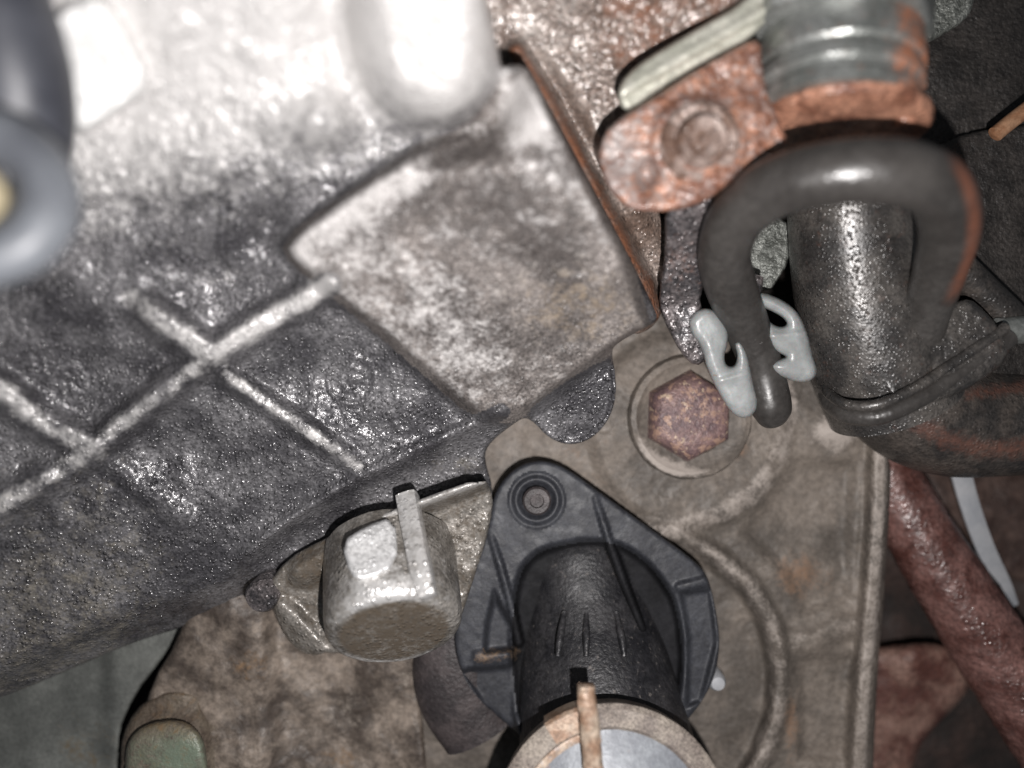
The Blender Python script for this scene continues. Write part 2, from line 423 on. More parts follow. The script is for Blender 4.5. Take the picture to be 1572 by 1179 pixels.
def gh(x, y):
    h = gbase(x, y)
    sdp = poly_sd(x, y, PADs)
    # slow casting undulation
    h = h + 10 * fbm(x, y, 170, 3, 1)
    valley = np.zeros_like(h)
    h = h + 42 * smooth(-16, 14, sdp) * (1 - .95 * np.exp(-((x - 740) ** 2 + (y - 160) ** 2) / 75 ** 2))
    # dark pocket left of the pad's corner, bays between the ribs
    h = h - 30 * np.exp(-(((x - 415) / 26) ** 2 + ((y - 345) / 34) ** 2))
    h = h - 22 * np.exp(-(((x - 420) / 85) ** 2 + ((y - 585) / 60) ** 2)) - 16 * np.exp(-(((x - 280) / 110) ** 2 + ((y - 690) / 70) ** 2))
    h = h - 18 * np.exp(-(((x - 130) / 100) ** 2 + ((y - 560) / 70) ** 2)) - 20 * np.exp(-(((x - 330) / 80) ** 2 + ((y - 430) / 60) ** 2))
    h = h - 18 * np.exp(-(((x - 540) / 90) ** 2 + ((y - 560) / 80) ** 2))
    rh = np.zeros_like(h)
    for pts, w, a in ((R1a, 21, 32), (R1b, 20, 26), (R1c, 24, 24), (R2a, 22, 32), (R2b, 14, 22), (R3a, 24, 26), (R3b, 16, 8)):
        rh = np.maximum(rh, draft_rib(x, y, pts, w * (1 + .12 * fbm(x, y, 60, 2, 77)), a * (.9 + .25 * fbm(x, y, 50, 2, 78))) * (smooth(5, 60, np.hypot(x - 192, y - 450)) * smooth(0, 45, np.hypot(x - 556, y - 722))))
    h = h + rh
    h = h + 4 * np.exp(-(((x - 325) / 26) ** 2 + ((y - 545) / 24) ** 2)) + 4 * np.exp(-(((x - 140) / 30) ** 2 + ((y - 690) / 24) ** 2))
    # lower ledge, then the drop below it
    cross = (y - np.interp(x, [p[0] for p in LEDGE], [p[1] for p in LEDGE]))
    inl = smooth(330, 420, x) * (1 - smooth(760, 800, x))
    h = h + 13 * np.exp(-(cross / 13) ** 2) * inl
    h = h - 24 * smooth(0, 45, cross) * inl * (1 - smooth(-12, 12, sdp))
    # rounding under at the bottom edge
    bot = np.interp(x, [-160, 0, 130, 270, 372, 470], [1120, 1072, 1018, 966, 932, 930])
    h = h - 55 * smooth(80, 0, bot - y) ** 2 * (1 - smooth(400, 520, x))
    # lug, upper boss, upper lumps
    h = h - 26 * smooth(-10, 10, poly_sd(x, y, LUG)) * (1 - smooth(0, 24, sdp - 10))
    sb = poly_sd(x, y, BOSS)
    h = h - 26 * np.exp(-((sb + 26) / 30) ** 2) + 60 * (1 - (1 - np.clip((sb + 6) / 70, 0, 1)) ** 2)
    h = h + 26 * np.exp(-(((x - 485) / 42) ** 2 + ((y - 190) / 38) ** 2)) - 16 * np.exp(-(((x - 545) / 60) ** 2 + ((y - 235) / 26) ** 2))
    h = h + 30 * smooth(-8, 8, poly_sd(x, y, TAB))
    h = h - 12 * np.exp(-(((x - 470) / 26) ** 2 + ((y - 70) / 70) ** 2))
    # step on the pad, pad scuffs
    h = h - 4 * smooth(-3, 3, seg_dist(x, y, [(700, 380), (790, 345), (900, 320)]) - 8) * 0
    # cast ring mark with the sign inside it
    rr = np.hypot(x - 540, (y - 584))
    h = h + 3.5 * np.exp(-((rr - 36) / 4) ** 2)
    h = h + rib(x, y, [(552, 568), (540, 562), (527, 570), (524, 586), (532, 600), (546, 602)], 3, 3.5) + rib(x, y, [(534, 584), (552, 582)], 3, 3.5)
    # sand-cast grain
    h = h + 1.6 * fbm(x, y, 9, 2, 5) + 2.5 * fbm(x, y, 28, 2, 6)
    return h

def g_clean_glare(x, y):
    c = np.zeros_like(x)
    for pts, w, a in ((R1a, 20, .72), (R1b, 18, .50), (R1c, 20, .48), (R2a, 20, .72), (R2b, 12, .56), (R3a, 22, .62)):
        c = np.maximum(c, a * (1.12 + .5 * fbm(x, y, 40, 3, 79)) * (1 - smooth(w * .15, w * 1.55, seg_dist(x, y, pts))))
    sdp = poly_sd(x, y, PADs)
    c = np.maximum(c, .85 * smooth(-4, 8, sdp) * (1 - smooth(20, 90, seg_dist(x, y, [(445, 376), (520, 320), (600, 268)]))))
    c = np.maximum(c, .52 * smooth(0, 10, sdp) * (1 - smooth(40, 150, seg_dist(x, y, [(520, 390), (640, 480), (700, 540)]))))
    c = np.maximum(c, .50 * smooth(0, 10, sdp) * (1 - smooth(10, 110, seg_dist(x, y, [(795, 125), (850, 200), (930, 330)]))) + .4 * np.exp(-(((x - 800) / 60) ** 2 + ((y - 180) / 60) ** 2)))
    c = np.maximum(c, .42 * np.exp(-(((x - 830) / 60) ** 2 + ((y - 330) / 22) ** 2)))
    c = np.maximum(c, (.20 + .14 * smooth(760, 560, x)) * smooth(0, 10, sdp))
    c = np.maximum(c, .75 * np.exp(-(((x - 325) / 34) ** 2 + ((y - 545) / 26) ** 2)) + .75 * np.exp(-(((x - 138) / 34) ** 2 + ((y - 688) / 24) ** 2)) + .8 * np.exp(-(((x - 497) / 30) ** 2 + ((y - 440) / 22) ** 2)))
    c = np.maximum(c, .95 * smooth(-5, 30, poly_sd(x, y, BOSS)))
    c = np.maximum(c, 1.0 * smooth(-6, 6, poly_sd(x, y, TAB)))
    up = smooth(480, 120, y + .25 * (x - 300))  # upper casting: cleaner metal, plus blown flash brightness put into the colour
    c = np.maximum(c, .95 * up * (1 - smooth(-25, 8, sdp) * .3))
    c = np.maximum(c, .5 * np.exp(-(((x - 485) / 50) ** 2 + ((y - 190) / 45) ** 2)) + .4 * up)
    c = np.maximum(c, .36 * np.exp(-(((x - 180) / 70) ** 2 + ((y - 790) / 30) ** 2)))
    c = np.maximum(c, .42 * np.exp(-(((x - 330) / 90) ** 2 + ((y - 425) / 22) ** 2)))
    return c
g_rust = lambda x, y: .55 * np.exp(-(((x - 890) / 110) ** 2 + ((y - 470) / 70) ** 2)) + .30 * smooth(620, 760, y) * (1 - smooth(160, 300, x)) + .16 * smooth(800, 920, y + .2 * x) * (1 - smooth(300, 420, x)) + .45 * np.exp(-(((x - 700) / 70) ** 2 + ((y - 715) / 22) ** 2))
def ribm(pts, w): return lambda x, y: seg_dist(x, y, pts) < w
patch('casting', M['cast'], gb, G_out, gh, step=2.8, edge=9, depth=70, attrs={'clean': g_clean_glare, 'rust': g_rust}, regions=[
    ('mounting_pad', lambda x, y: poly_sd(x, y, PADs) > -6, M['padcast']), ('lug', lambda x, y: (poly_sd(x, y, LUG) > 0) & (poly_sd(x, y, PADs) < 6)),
    ('rib', ribm(R1a, 20)), ('rib', ribm(R1b, 19)), ('rib', ribm(R1c, 20)), ('rib', ribm(R2a, 20)), ('rib', ribm(R2b, 15)), ('rib', ribm(R3a, 20)),
    ('ledge', lambda x, y: (seg_dist(x, y, LEDGE) < 13)), ('bearing_boss', lambda x, y: poly_sd(x, y, BOSS) > -4),
    ('machined_face', lambda x, y: poly_sd(x, y, TAB) > -3, M['machined']), ('casting_mark', lambda x, y: np.hypot(x - 540, y - 584) < 42)])

# plug boss at the lower edge of the casting
collar = patch('collar', M['boss'], gb, [(410, 900), (440, 858), (500, 826), (560, 800), (640, 768), (742, 732), (758, 760), (752, 810), (730, 880), (704, 960), (650, 1000), (560, 1010), (505, 1000), (478, 1008), (448, 992), (425, 955)],
      lambda x, y: -10 - .12 * (y - 800) - 14 * smooth(0, 50, y - np.interp(x, [410, 560, 742], [905, 800, 735])) + 16 * rib(x, y, [(435, 935), (500, 1000)], 14, 1, .8)
      + 50 * rib(x, y, [(530, 822), (560, 806), (630, 776), (742, 733)], 13, 1, .9) + 20 * rib(x, y, [(465, 880), (525, 850)], 20, 1, .5) + 2 * fbm(x, y, 12, 3, 8),
      step=3, edge=7, depth=80, chk=1, attrs={'clean': lambda x, y: .75 * (1 - smooth(8, 16, seg_dist(x, y, [(540, 816), (630, 774), (738, 733)]))) + .35 * (1 - smooth(8, 22, seg_dist(x, y, [(435, 935), (500, 1000)]))),
                                              'rust': lambda x, y: .5 + .3 * np.exp(-(((x - 500) / 60) ** 2 + ((y - 870) / 40) ** 2))})[0]
ax = (0.17, -0.67, 0.72)
pc = [.45, .45, .5, .55, .75, .8, .3, .04, 0, 0]
plug = lathe('plug_boss', M['boss'], gb, (606, 968, 62), ax, [(108, -150), (109, -130), (108, -90), (107, -30), (105, -10), (99, -1), (92, 2), (80, 3), (40, 4), (2, 4)], n=64, wob=1.2,
      attrs={'clean': lambda x, y, z: np.where(np.tile(np.arange(10)[:, None], (1, 64)).ravel() < 7, .9 * np.exp(-((x - 590) / 62) ** 2) * smooth(850, 915, y) + .2, 0.0), 'rust': lambda x, y, z: .45 * np.exp(-(((x - 520) / 34) ** 2 + ((y - 900) / 40) ** 2)) + np.where(np.tile(np.arange(10)[:, None], (1, 64)).ravel() > 6, .8, 0.0)})
sweep('rib', M['boss'], gb, [(626, 764, 24, 17), (632, 800, 54, 17), (640, 840, 86, 17), (648, 880, 116, 17), (657, 916, 134, 14)], n=16, squareness=.6, attrs={'clean': .75, 'rust': 0})
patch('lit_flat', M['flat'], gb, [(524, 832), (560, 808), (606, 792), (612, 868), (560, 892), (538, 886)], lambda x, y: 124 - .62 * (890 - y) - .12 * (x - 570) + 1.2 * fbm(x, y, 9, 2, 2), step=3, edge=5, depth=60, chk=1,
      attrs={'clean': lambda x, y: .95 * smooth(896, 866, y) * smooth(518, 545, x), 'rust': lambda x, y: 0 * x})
lathe('bolt_head', M['strap'], gb, (402, 915, -22), (-.1, -.2, 1), [(26, -40), (26, 2), (22, 8), (10, 9), (1, 9)], n=24, attrs={'rust': 0})

# ------------------------------------------------------------------ rusting engine block
eb_out = [(690, -160), (1150, -160), (1150, 60), (1010, 140), (960, 240), (1030, 350), (1022, 440), (1012, 500), (960, 520), (880, 420), (740, 180)]
EBR = [(793, 78), (838, 150), (885, 240), (940, 345), (992, 440), (1004, 480)]
solo(patch('engine_block', M['engine'], None, eb_out,
      lambda x, y: 165 - .30 * (y - 60) - 55 * smooth(930, 1030, x - .1 * (y - 300)) * smooth(200, 330, y) + rib(x, y, EBR, 12, 26, .8) - 18 * smooth(60, 130, y) * np.exp(-((x - np.interp(y, [78, 150, 240, 345, 440], [820, 862, 910, 966, 1012])) / 16) ** 2)
      + 9 * fbm(x, y, 90, 3, 2) + 1.8 * fbm(x, y, 10, 2, 4), step=3, edge=4, depth=90, attrs={
          'clean': lambda x, y: .50 * np.exp(-(((x - 830) / 90) ** 2 + ((y - 30) / 110) ** 2)) + .25 * np.exp(-(((x - 900) / 60) ** 2 + ((y - 170) / 70) ** 2)),
          'rust': lambda x, y: np.maximum(.75 * (1 - smooth(8, 20, seg_dist(x, y, EBR))), .5 * smooth(880, 960, x) * smooth(200, 60, y))})[0],
     'sandy brown rusting iron block beside the long straight edge of the gearbox pad', 'engine block')

# ------------------------------------------------------------------ dark connector, top left corner
cn = thing('hose_connector', 'blurred slate grey hose connector ring in the upper left corner', 'hose connector', (-20, 305, 460))
def torus(name, mat, parent, c, axis, R, r, n=48, k=20):
    prof = [(R + r * math.cos(2 * math.pi * i / k), r * math.sin(2 * math.pi * i / k)) for i in range(k + 1)]
    return lathe(name, mat, parent, c, axis, prof, n=n, close=False)
torus('collar', M['connector'], cn, (-38, 300, 500), (.35, .1, 1), 98, 46)
lathe('insert', M['brass'], cn, (-50, 300, 505), (.35, .1, 1), [(52, -40), (52, 6), (48, 10), (2, 10)], n=32)
sweep('hose', M['darkhose'], cn, [(-120, -160, 470, 92), (-40, -40, 470, 92), (16, 100, 450, 84), (20, 210, 430, 82), (-10, 320, 415, 80)], n=28)

# ------------------------------------------------------------------ bottom left pieces
solo(patch('crossmember', M['slate'], None, [(-160, 900), (130, 900), (300, 900), (290, 955), (248, 1012), (206, 1066), (180, 1128), (182, 1300), (-160, 1300)],
      lambda x, y: -150 + 10 * fbm(x, y, 120, 3, 9) - .05 * x + 12 * smooth(150, 180, x), step=4, edge=5, depth=60, chk=1,
      attrs={'rust': lambda x, y: .42 * np.exp(-(((x - 130) / 70) ** 2 + ((y - 1150) / 60) ** 2))})[0],
     'flat grey green steel crossmember below the gearbox in the lower left corner', 'crossmember')
mt = thing('mount_arm', 'brown scaly iron mount arm under the gearbox plug boss', 'mount arm', (480, 1100, -190))
MEDGE = [(470, 1179), (395, 1080), (385, 1000)]
patch('arm', M['mount'], mt, [(272, 985), (300, 900), (700, 880), (690, 960), (655, 1000), (640, 1010), (645, 1060), (665, 1300), (215, 1300), (214, 1120), (235, 1045)],
      lambda x, y: -118 + 34 * np.cos(np.clip((x - 330) / 150, -1.4, 1.4)) - 22 * smooth(395, 440, x) + 16 * smooth(480, 640, x) + 14 * fbm(x, y, 80, 4, 12) + 2 * fbm(x, y, 14, 2, 13), step=3.2, edge=12, depth=80, chk=1,
      attrs={'clean': lambda x, y: .38 * np.exp(-(((x - 530) / 60) ** 2 + ((y - 1090) / 50) ** 2)) + .5 * np.exp(-(((x - 620) / 22) ** 2 + ((y - 1035) / 22) ** 2)),
             'rust': lambda x, y: .40 * np.exp(-(((x - 380) / 40) ** 2 + ((y - 1025) / 30) ** 2)) + .45 * np.exp(-(((x - 520) / 60) ** 2 + ((y - 1160) / 20) ** 2))})
bs = patch('bush_end', M['green'], mt, [(186, 1300), (184, 1150), (196, 1108), (222, 1076), (262, 1060), (305, 1064), (338, 1090), (352, 1140), (358, 1300)],
      lambda x, y: -100 + 44 * np.cos(np.clip((x - 265) / 90, -1.5, 1.5)) - 30 * smooth(1130, 1075, y) - 16 * smooth(300, 326, x - .1 * (y - 1100)) + 2 * fbm(x, y, 14, 3, 14), step=3, edge=10, depth=60, chk=1,
      attrs={'clean': lambda x, y: 0 * smooth(1.15, .6, np.hypot((x - 252) / 62, (y - 1180) / 74)) + .45 * np.exp(-(((x - 335) / 16) ** 2 + ((y - 1185) / 16) ** 2)),
             'rust': lambda x, y: .3 * smooth(1125, 1095, y)})

patch('bolt_head', M['green'], mt, [(192, 1320), (190, 1160), (202, 1126), (232, 1108), (276, 1104), (304, 1118), (318, 1150), (330, 1320)],
      lambda x, y: -44 + 20 * np.cos(np.clip((x - 262) / 80, -1.5, 1.5)) - 12 * smooth(1150, 1100, y) + 2.5 * fbm(x, y, 24, 3, 15), step=3, edge=12, depth=50, chk=2,
      attrs={'clean': lambda x, y: .55 + .5 * np.exp(-(((x - 280) / 34) ** 2 + ((y - 1165) / 30) ** 2)), 'rust': lambda x, y: .28 + .3 * smooth(1150, 1110, y)})

# ------------------------------------------------------------------ brown bracket with the hex bolt
br = thing('iron_bracket', 'dusty brown iron bracket with a big flaking hex bolt', 'bracket', (1200, 850, -200))
B_out = [(900, 440), (1080, 470), (1250, 540), (1320, 630), (1368, 690), (1366, 780), (1358, 900), (1346, 1040), (1336, 1300), (660, 1300), (640, 1180), (640, 900), (720, 640), (780, 560)]
ARC = [(985, 815), (1040, 822), (1100, 856), (1150, 900), (1182, 955), (1198, 1030), (1192, 1100), (1170, 1160), (1130, 1220)]
BOSSARC = [(1204, 560), (1210, 640), (1196, 705), (1160, 755), (1105, 788), (1040, 812)]
FL = [(1352, 680), (1348, 800), (1338, 930), (1326, 1070), (1318, 1200)]
WEB = [(1205, 985), (1250, 985), (1290, 962), (1330, 960)]
def bh(x, y):
    h = -125 + 8 * fbm(x, y, 130, 3, 21) - .03 * (y - 700)
    arcx = np.interp(y, [p[1] for p in ARC], [p[0] for p in ARC])
    inside = (x < arcx) & (y > 815)
    h = h - 26 * smooth(0, 26, np.where(y > 830, arcx - x, -10)) 
    h = h + rib(x, y, ARC, 15, 20, .7) + rib(x, y, FL, 15, 30, .7) + rib(x, y, WEB, 16, 14, .8)
    h = h + 16 * smooth(165, 135, np.hypot(x - 1058, y - 660)) 
    h = h - 16 * smooth(12, 40, poly_sd(x, y, [(1210, 680), (1335, 690), (1325, 940), (1220, 970), (1190, 900), (1110, 820)]))
    h = h - 14 * smooth(5, 25, poly_sd(x, y, [(1212, 1000), (1325, 990), (1310, 1179), (1215, 1179)]))
    h = h + 14 * np.exp(-(((x - 1295) / 42) ** 2 + ((y - 660) / 34) ** 2)) + 8 * np.exp(-(((x - 1230) / 50) ** 2 + ((y - 880) / 40) ** 2))
    return h + 3 * fbm(x, y, 26, 3, 22) + 1.0 * fbm(x, y, 8, 2, 23)
b_clean = lambda x, y: np.maximum.reduce([.55 * (1 - smooth(8, 24, seg_dist(x, y, BOSSARC))), .50 * (1 - smooth(8, 24, seg_dist(x, y, ARC))), .58 * (1 - smooth(7, 20, seg_dist(x, y, FL))),
       .34 * (1 - smooth(8, 24, seg_dist(x, y, WEB))), 1.3 * np.exp(-(((x - 1284) / 34) ** 2 + ((y - 662) / 28) ** 2)), .40 * np.exp(-(((x - 1035) / 55) ** 2 + ((y - 810) / 30) ** 2)), .34 * np.exp(-(((x - 1215) / 55) ** 2 + ((y - 865) / 26) ** 2)), .30 * np.exp(-(((x - 1195) / 16) ** 2 + ((y - 800) / 26) ** 2))])
b_rust = lambda x, y: .75 * np.exp(-(((x - 1230) / 45) ** 2 + ((y - 880) / 40) ** 2)) + .8 * np.exp(-(((x - 1215) / 14) ** 2 + ((y - 1120) / 50) ** 2)) + .3 * np.exp(-(((x - 900) / 70) ** 2 + ((y - 720) / 60) ** 2)) + .5*np.exp(-(((x - 1140) / 22) ** 2 + ((y - 690) / 22) ** 2))
patch('plate', M['brown'], br, B_out, bh, step=3.2, edge=8, depth=70, attrs={'clean': b_clean, 'rust': b_rust}, regions=[
    ('rib', ribm(ARC, 17)), ('flange', lambda x, y: seg_dist(x, y, FL) < 17), ('web', ribm(WEB, 17)), ('bolt_seat', lambda x, y: np.hypot(x - 1058, y - 660) < 150)])
hb = lathe('hex_bolt', M['hexbolt'], br, (1063, 640, -70), (.03, -.03, 1), [(74, -40), (70, -12), (64, 0), (56, 5), (36, 7), (2, 7)], sides=6, twist=.5)
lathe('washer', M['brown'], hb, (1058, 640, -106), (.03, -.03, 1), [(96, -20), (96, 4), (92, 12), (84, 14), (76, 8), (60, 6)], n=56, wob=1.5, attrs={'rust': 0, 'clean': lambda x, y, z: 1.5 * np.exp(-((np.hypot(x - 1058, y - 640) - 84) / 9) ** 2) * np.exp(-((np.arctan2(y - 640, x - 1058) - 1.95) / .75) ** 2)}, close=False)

# ------------------------------------------------------------------ black plastic cover, boot and clamp
cv = thing('plastic_cover', 'black moulded plastic flange cover with two ribs and a bolted ear', 'cover', (900, 950, -130))
C_out = [(752, 800), (757, 762), (776, 730), (802, 712), (828, 706), (856, 712), (880, 726), (905, 744), (1000, 812), (1066, 860), (1086, 882), (1098, 930), (1106, 985), (1098, 1040), (1070, 1090), (1030, 1130), (980, 1160), (840, 1160), (780, 1115), (722, 1062), (700, 1010), (697, 970), (708, 920), (735, 850)]
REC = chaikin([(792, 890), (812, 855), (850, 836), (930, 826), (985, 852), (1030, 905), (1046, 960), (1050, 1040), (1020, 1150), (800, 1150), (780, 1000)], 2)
CR1 = [(914, 764), (938, 840), (960, 900), (986, 965)]
CR2 = [(754, 822), (768, 868), (782, 920), (796, 985)]
def ch(x, y):
    h = -62 + 0 * x
    h = h - 40 * smooth(-6, 10, poly_sd(x, y, REC))
    h = h - 30 * smooth(0, 12, poly_sd(x, y, [(700, 1030), (720, 1022), (792, 1016), (800, 1170), (760, 1120)]))
    h = h - 26 * smooth(-3, 8, poly_sd(x, y, [(758, 905), (800, 985), (792, 1000), (742, 1004), (745, 960)]))
    rr = np.hypot(x - 824, y - 768)
    h = h - 9 * smooth(46, 38, rr) + 15 * np.exp(-((rr - 32) / 7) ** 2)
    h = h - 16 * smooth(0, 10, poly_sd(x, y, [(1040, 906), (1094, 900), (1104, 985), (1080, 1080), (1050, 1090), (1052, 980)]))
    h = h + rib(x, y, [(1044, 902), (1082, 892)], 7, 8, .6)
    h = h + rib(x, y, [(735, 1008), (788, 1002)], 9, 8, .6)
    for cr, w in ((CR1, 9), (CR2, 9)):
        d = seg_dist(x, y, cr)
        top = np.interp(y, [cr[0][1], cr[0][1] + 40, cr[-1][1]], [-60, -44, -52])
        h = np.maximum(h, top - 75 * smooth(w * .35, w * 1.5, d))
    return h + .6 * fbm(x, y, 9, 2, 31)
patch('flange', M['plastic'], cv, C_out, ch, step=2.6, edge=7, depth=50, attrs={'rust': lambda x, y: .42 * (1 - smooth(6, 18, seg_dist(x, y, [(735, 1008), (788, 1004)]))) + .6 * (1 - smooth(5, 14, seg_dist(x, y, [(925, 860), (950, 925)])))},
      regions=[('rib', ribm(CR1, 12)), ('rib', ribm(CR2, 12)), ('bolt_ear', lambda x, y: np.hypot(x - 824, y - 768) < 46), ('recess', lambda x, y: poly_sd(x, y, REC) > 2, M['recessshade'])])
sc = lathe('bolt', M['purple'], cv, (824, 768, -58), (0, 0, 1), [(22, -20), (22, 6), (19, 9), (11, 9), (10, 4), (2, 3)], n=24)
solo(sweep('rubber_seal_flange', M['purple'], None, [(735, 900, -125, 50), (700, 990, -120, 62), (700, 1060, -120, 62), (735, 1130, -125, 55)], n=24, flat=.5),
     'dark oxide seal flange peeping out left of the black plastic cover', 'seal flange')
bt = thing('rubber_boot', 'sooty black rubber sleeve rising from the plastic cover into the clamp', 'rubber sleeve', (920, 1000, -90))
sweep('sleeve', M['boot'], bt, [(884, 806, -192, 36), (885, 820, -190, 66), (887, 842, -187, 84), (891, 880, -183, 94), (898, 930, -172, 102), (906, 985, -150, 110), (917, 1060, -112, 121), (931, 1150, -75, 134), (950, 1260, -50, 150)], n=72, per=10)
for i, (x0, dx) in enumerate(((866, -6), (900, 0), (946, 8))):
    sweep('rib', M['boot'], bt, [(x0, 940, -58, 4), (x0 + dx, 978, -30, 6), (x0 + dx * 1.6, 1008, -14, 4)], n=8)
cl = thing('hose_clamp', 'rusty steel hose clamp with an upright tab on a grey hose end', 'hose clamp', (940, 1270, 40))
ca = (0.0, .10, 1)
lathe('hose_end', M['hosecut'], cl, (942, 1272, 110), ca, [(168, -70), (180, -40), (183, -8), (176, 0), (152, 6), (146, 0), (145, -14)], n=96, wob=.8, close=False)
lathe('inner_disc', M['disc'], cl, (942, 1272, 104), ca, [(148, -16), (146, -2), (140, 0), (120, 8), (80, 24), (40, 32), (2, 34)], n=72)
lathe('band', M['band'], cl, (942, 1272, 108), ca, [(152, 0), (151, 10), (147, 11), (140, 10), (139, 0)], n=90, arc=(math.radians(104), math.radians(200)), attrs={'clean': .3})
lathe('band_end', M['band'], cl, (942, 1272, 110), ca, [(188, -30), (190, 8), (186, 14), (156, 16), (152, 4)], n=24, arc=(math.radians(106), math.radians(124)), attrs={'clean': .1})
sweep('tab', M['band'], cl, [(899, 1052, 128, 13), (901, 1080, 130, 14), (905, 1110, 130, 15), (908, 1150, 126, 15), (912, 1200, 122, 16), (914, 1260, 120, 16)], n=12, squareness=.7, flat=1.0, attrs={'clean': .12}, wob=1.6)
solo(lathe('pin', M['tie'], None, (1100, 1046, -104), (0, 0, 1), [(15, -40), (14, 2), (10, 10), (2, 12)], n=20), 'small pale round pin at the lower right rim of the plastic cover', 'pin')

# ------------------------------------------------------------------ right side: rusty pipe, cable tie, lump
solo(sweep('rusty_pipe', M['redpipe'], None, [(1300, 620, -210, 46), (1360, 730, -200, 48), (1430, 850, -180, 52), (1510, 975, -160, 58), (1600, 1110, -140, 62), (1680, 1230, -130, 64)], n=36, per=14, wob=3),
     'thick red rusted pipe running diagonally behind the iron bracket', 'pipe')
solo(sweep('cable_tie', M['tie'], None, [(1466, 690, -170, 16), (1487, 770, -175, 15), (1512, 840, -190, 14), (1540, 897, -210, 12), (1556, 930, -225, 8)], n=12, flat=.25, squareness=.5),
     'milky white plastic strap hanging below the black elbow hose', 'strap')
solo(patch('suspension_knuckle', M['lump'], None, [(1250, 1010), (1360, 990), (1450, 985), (1500, 1010), (1490, 1060), (1440, 1110), (1400, 1160), (1390, 1300), (1250, 1300)],
      lambda x, y: -245 + 30 * np.exp(-(((x - 1420) / 70) ** 2 + ((y - 1030) / 50) ** 2)) + 25 * fbm(x, y, 90, 3, 41), step=5, edge=20, depth=70)[0],
     'dull red rusted arm under the diagonal pipe at the lower right', 'suspension arm')
solo(patch('rusted_lug', M['oldcast'], None, [(1380, 690), (1470, 690), (1600, 720), (1640, 900), (1580, 900), (1480, 860), (1400, 800)],
      lambda x, y: -290 + 30 * fbm(x, y, 90, 3, 43), step=6, edge=20, depth=40)[0], 'deep rusted casting behind the milky white strap', 'casting')
solo(patch('black_shroud', M['shroud'], None, [(1380, -120), (1700, -120), (1700, 260), (1560, 190), (1500, 205), (1440, 250), (1390, 240)],
      lambda x, y: -60 + 12 * fbm(x, y, 150, 3, 44), step=5, edge=6, depth=80)[0], 'rough black shroud panel in the upper right corner', 'shroud')
solo(patch('black_flap', M['shroud'], None, [(1420, 235), (1470, 208), (1530, 196), (1600, 190), (1720, 180), (1720, 760), (1560, 720), (1480, 560), (1440, 400)],
      lambda x, y: -20 - .12 * (x - 1450) + 14 * fbm(x, y, 130, 3, 45) + 2 * fbm(x, y, 14, 2, 46), step=4, edge=8, depth=60)[0], 'rough black rubber flap behind the hose loop at the right', 'flap')
solo(sweep('copper_wire', M['copper'], None, [(1528, 206, 0, 12), (1550, 188, 0, 12), (1580, 165, 0, 12), (1640, 120, 0, 12)], n=14), 'short orange copper wire over the black flap at the right', 'wire')
solo(sweep('dark_peg', M['elbow'], None, [(1470, 410, 20, 26), (1510, 450, 12, 26), (1560, 500, 5, 27)], n=18, attrs={'rust': 0}), 'dark stubby peg between the hose loop and the branch block', 'peg')
solo(sweep('steel_rod', M['steel'], None, [(1530, 508, 30, 20), (1572, 506, 30, 22), (1660, 500, 30, 22)], n=18, attrs={'rust': 0}), 'short bright steel rod at the right, beside the branch block', 'rod')
solo(patch('grey_casting', M['greyrough'], None, [(1380, -120), (1520, -120), (1496, 0), (1485, 30), (1440, 58), (1405, 75), (1385, 20)], lambda x, y: 40 + 10 * fbm(x, y, 40, 3, 47), step=4, edge=6, depth=60)[0],
     'coarse greenish grey casting beside the top of the steel fitting', 'casting')
solo(patch('grey_lug', M['greyrough'], None, [(1120, 330), (1215, 330), (1212, 400), (1196, 425), (1180, 450), (1140, 440)], lambda x, y: -25 + 6 * fbm(x, y, 30, 3, 48), step=3, edge=5, depth=60)[0],
     'coarse grey metal lug seen inside the hose loop', 'lug')

# ------------------------------------------------------------------ rusty bracket with bolt and strap
rb = thing('rusty_bracket', 'orange rusted bracket with a round bolt and a pale rolled edge', 'bracket', (1060, 220, 120))
RB_out = [(918, 240), (926, 205), (950, 182), (1000, 150), (1080, 100), (1140, 66), (1168, 58), (1170, 100), (1180, 150), (1206, 205), (1208, 226), (1190, 222), (1150, 250), (1110, 292), (1060, 320), (1010, 326), (968, 322), (942, 302), (926, 272)]
patch('plate', M['rust'], rb, RB_out, lambda x, y: 215 + .05 * (300 - y) + 10 * fbm(x, y, 60, 3, 51) + 2.5 * fbm(x, y, 13, 2, 52) - 44 * np.exp(-(((x - 992) / 13) ** 2 + ((y - 268) / 19) ** 2)) + 8 * smooth(80, 66, np.hypot(x - 1072, y - 222)),
      step=3, edge=10, depth=36, chk=1, attrs={'clean': lambda x, y: .40 + .4 * np.exp(-(((x - 950) / 30) ** 2 + ((y - 230) / 60) ** 2)) + .3 * np.exp(-(((x - 990) / 28) ** 2 + ((y - 265) / 30) ** 2))})
bo = lathe('bolt', M['rustbolt'], rb, (1074, 220, 224), (.05, -.12, 1), [(64, -14), (63, 4), (57, 10), (44, 9), (41, 8), (40, 20), (35, 26), (27, 25), (22, 20), (2, 20)], n=44, wob=2.2)
def edge_h(x, y):
    u = (x - 968) * .50 + (y - 150) * .866      # across the strip
    return 214 - 9 * smooth(-9, -1, u) - 12 * smooth(10, 22, u) + 4 * np.exp(-((u + 16) / 7) ** 2) + .8 * fbm(x, y, 12, 2, 55)
patch('pale_edge', M['zinc'], rb, [(955, 168), (948, 150), (953, 126), (974, 103), (1010, 79), (1080, 38), (1140, 3), (1160, -30), (1210, -30), (1164, 56), (1086, 92), (1010, 138), (972, 170)], edge_h, step=3, edge=10, depth=34, chk=1, attrs={'rust': lambda x, y: .16 + 0 * x})
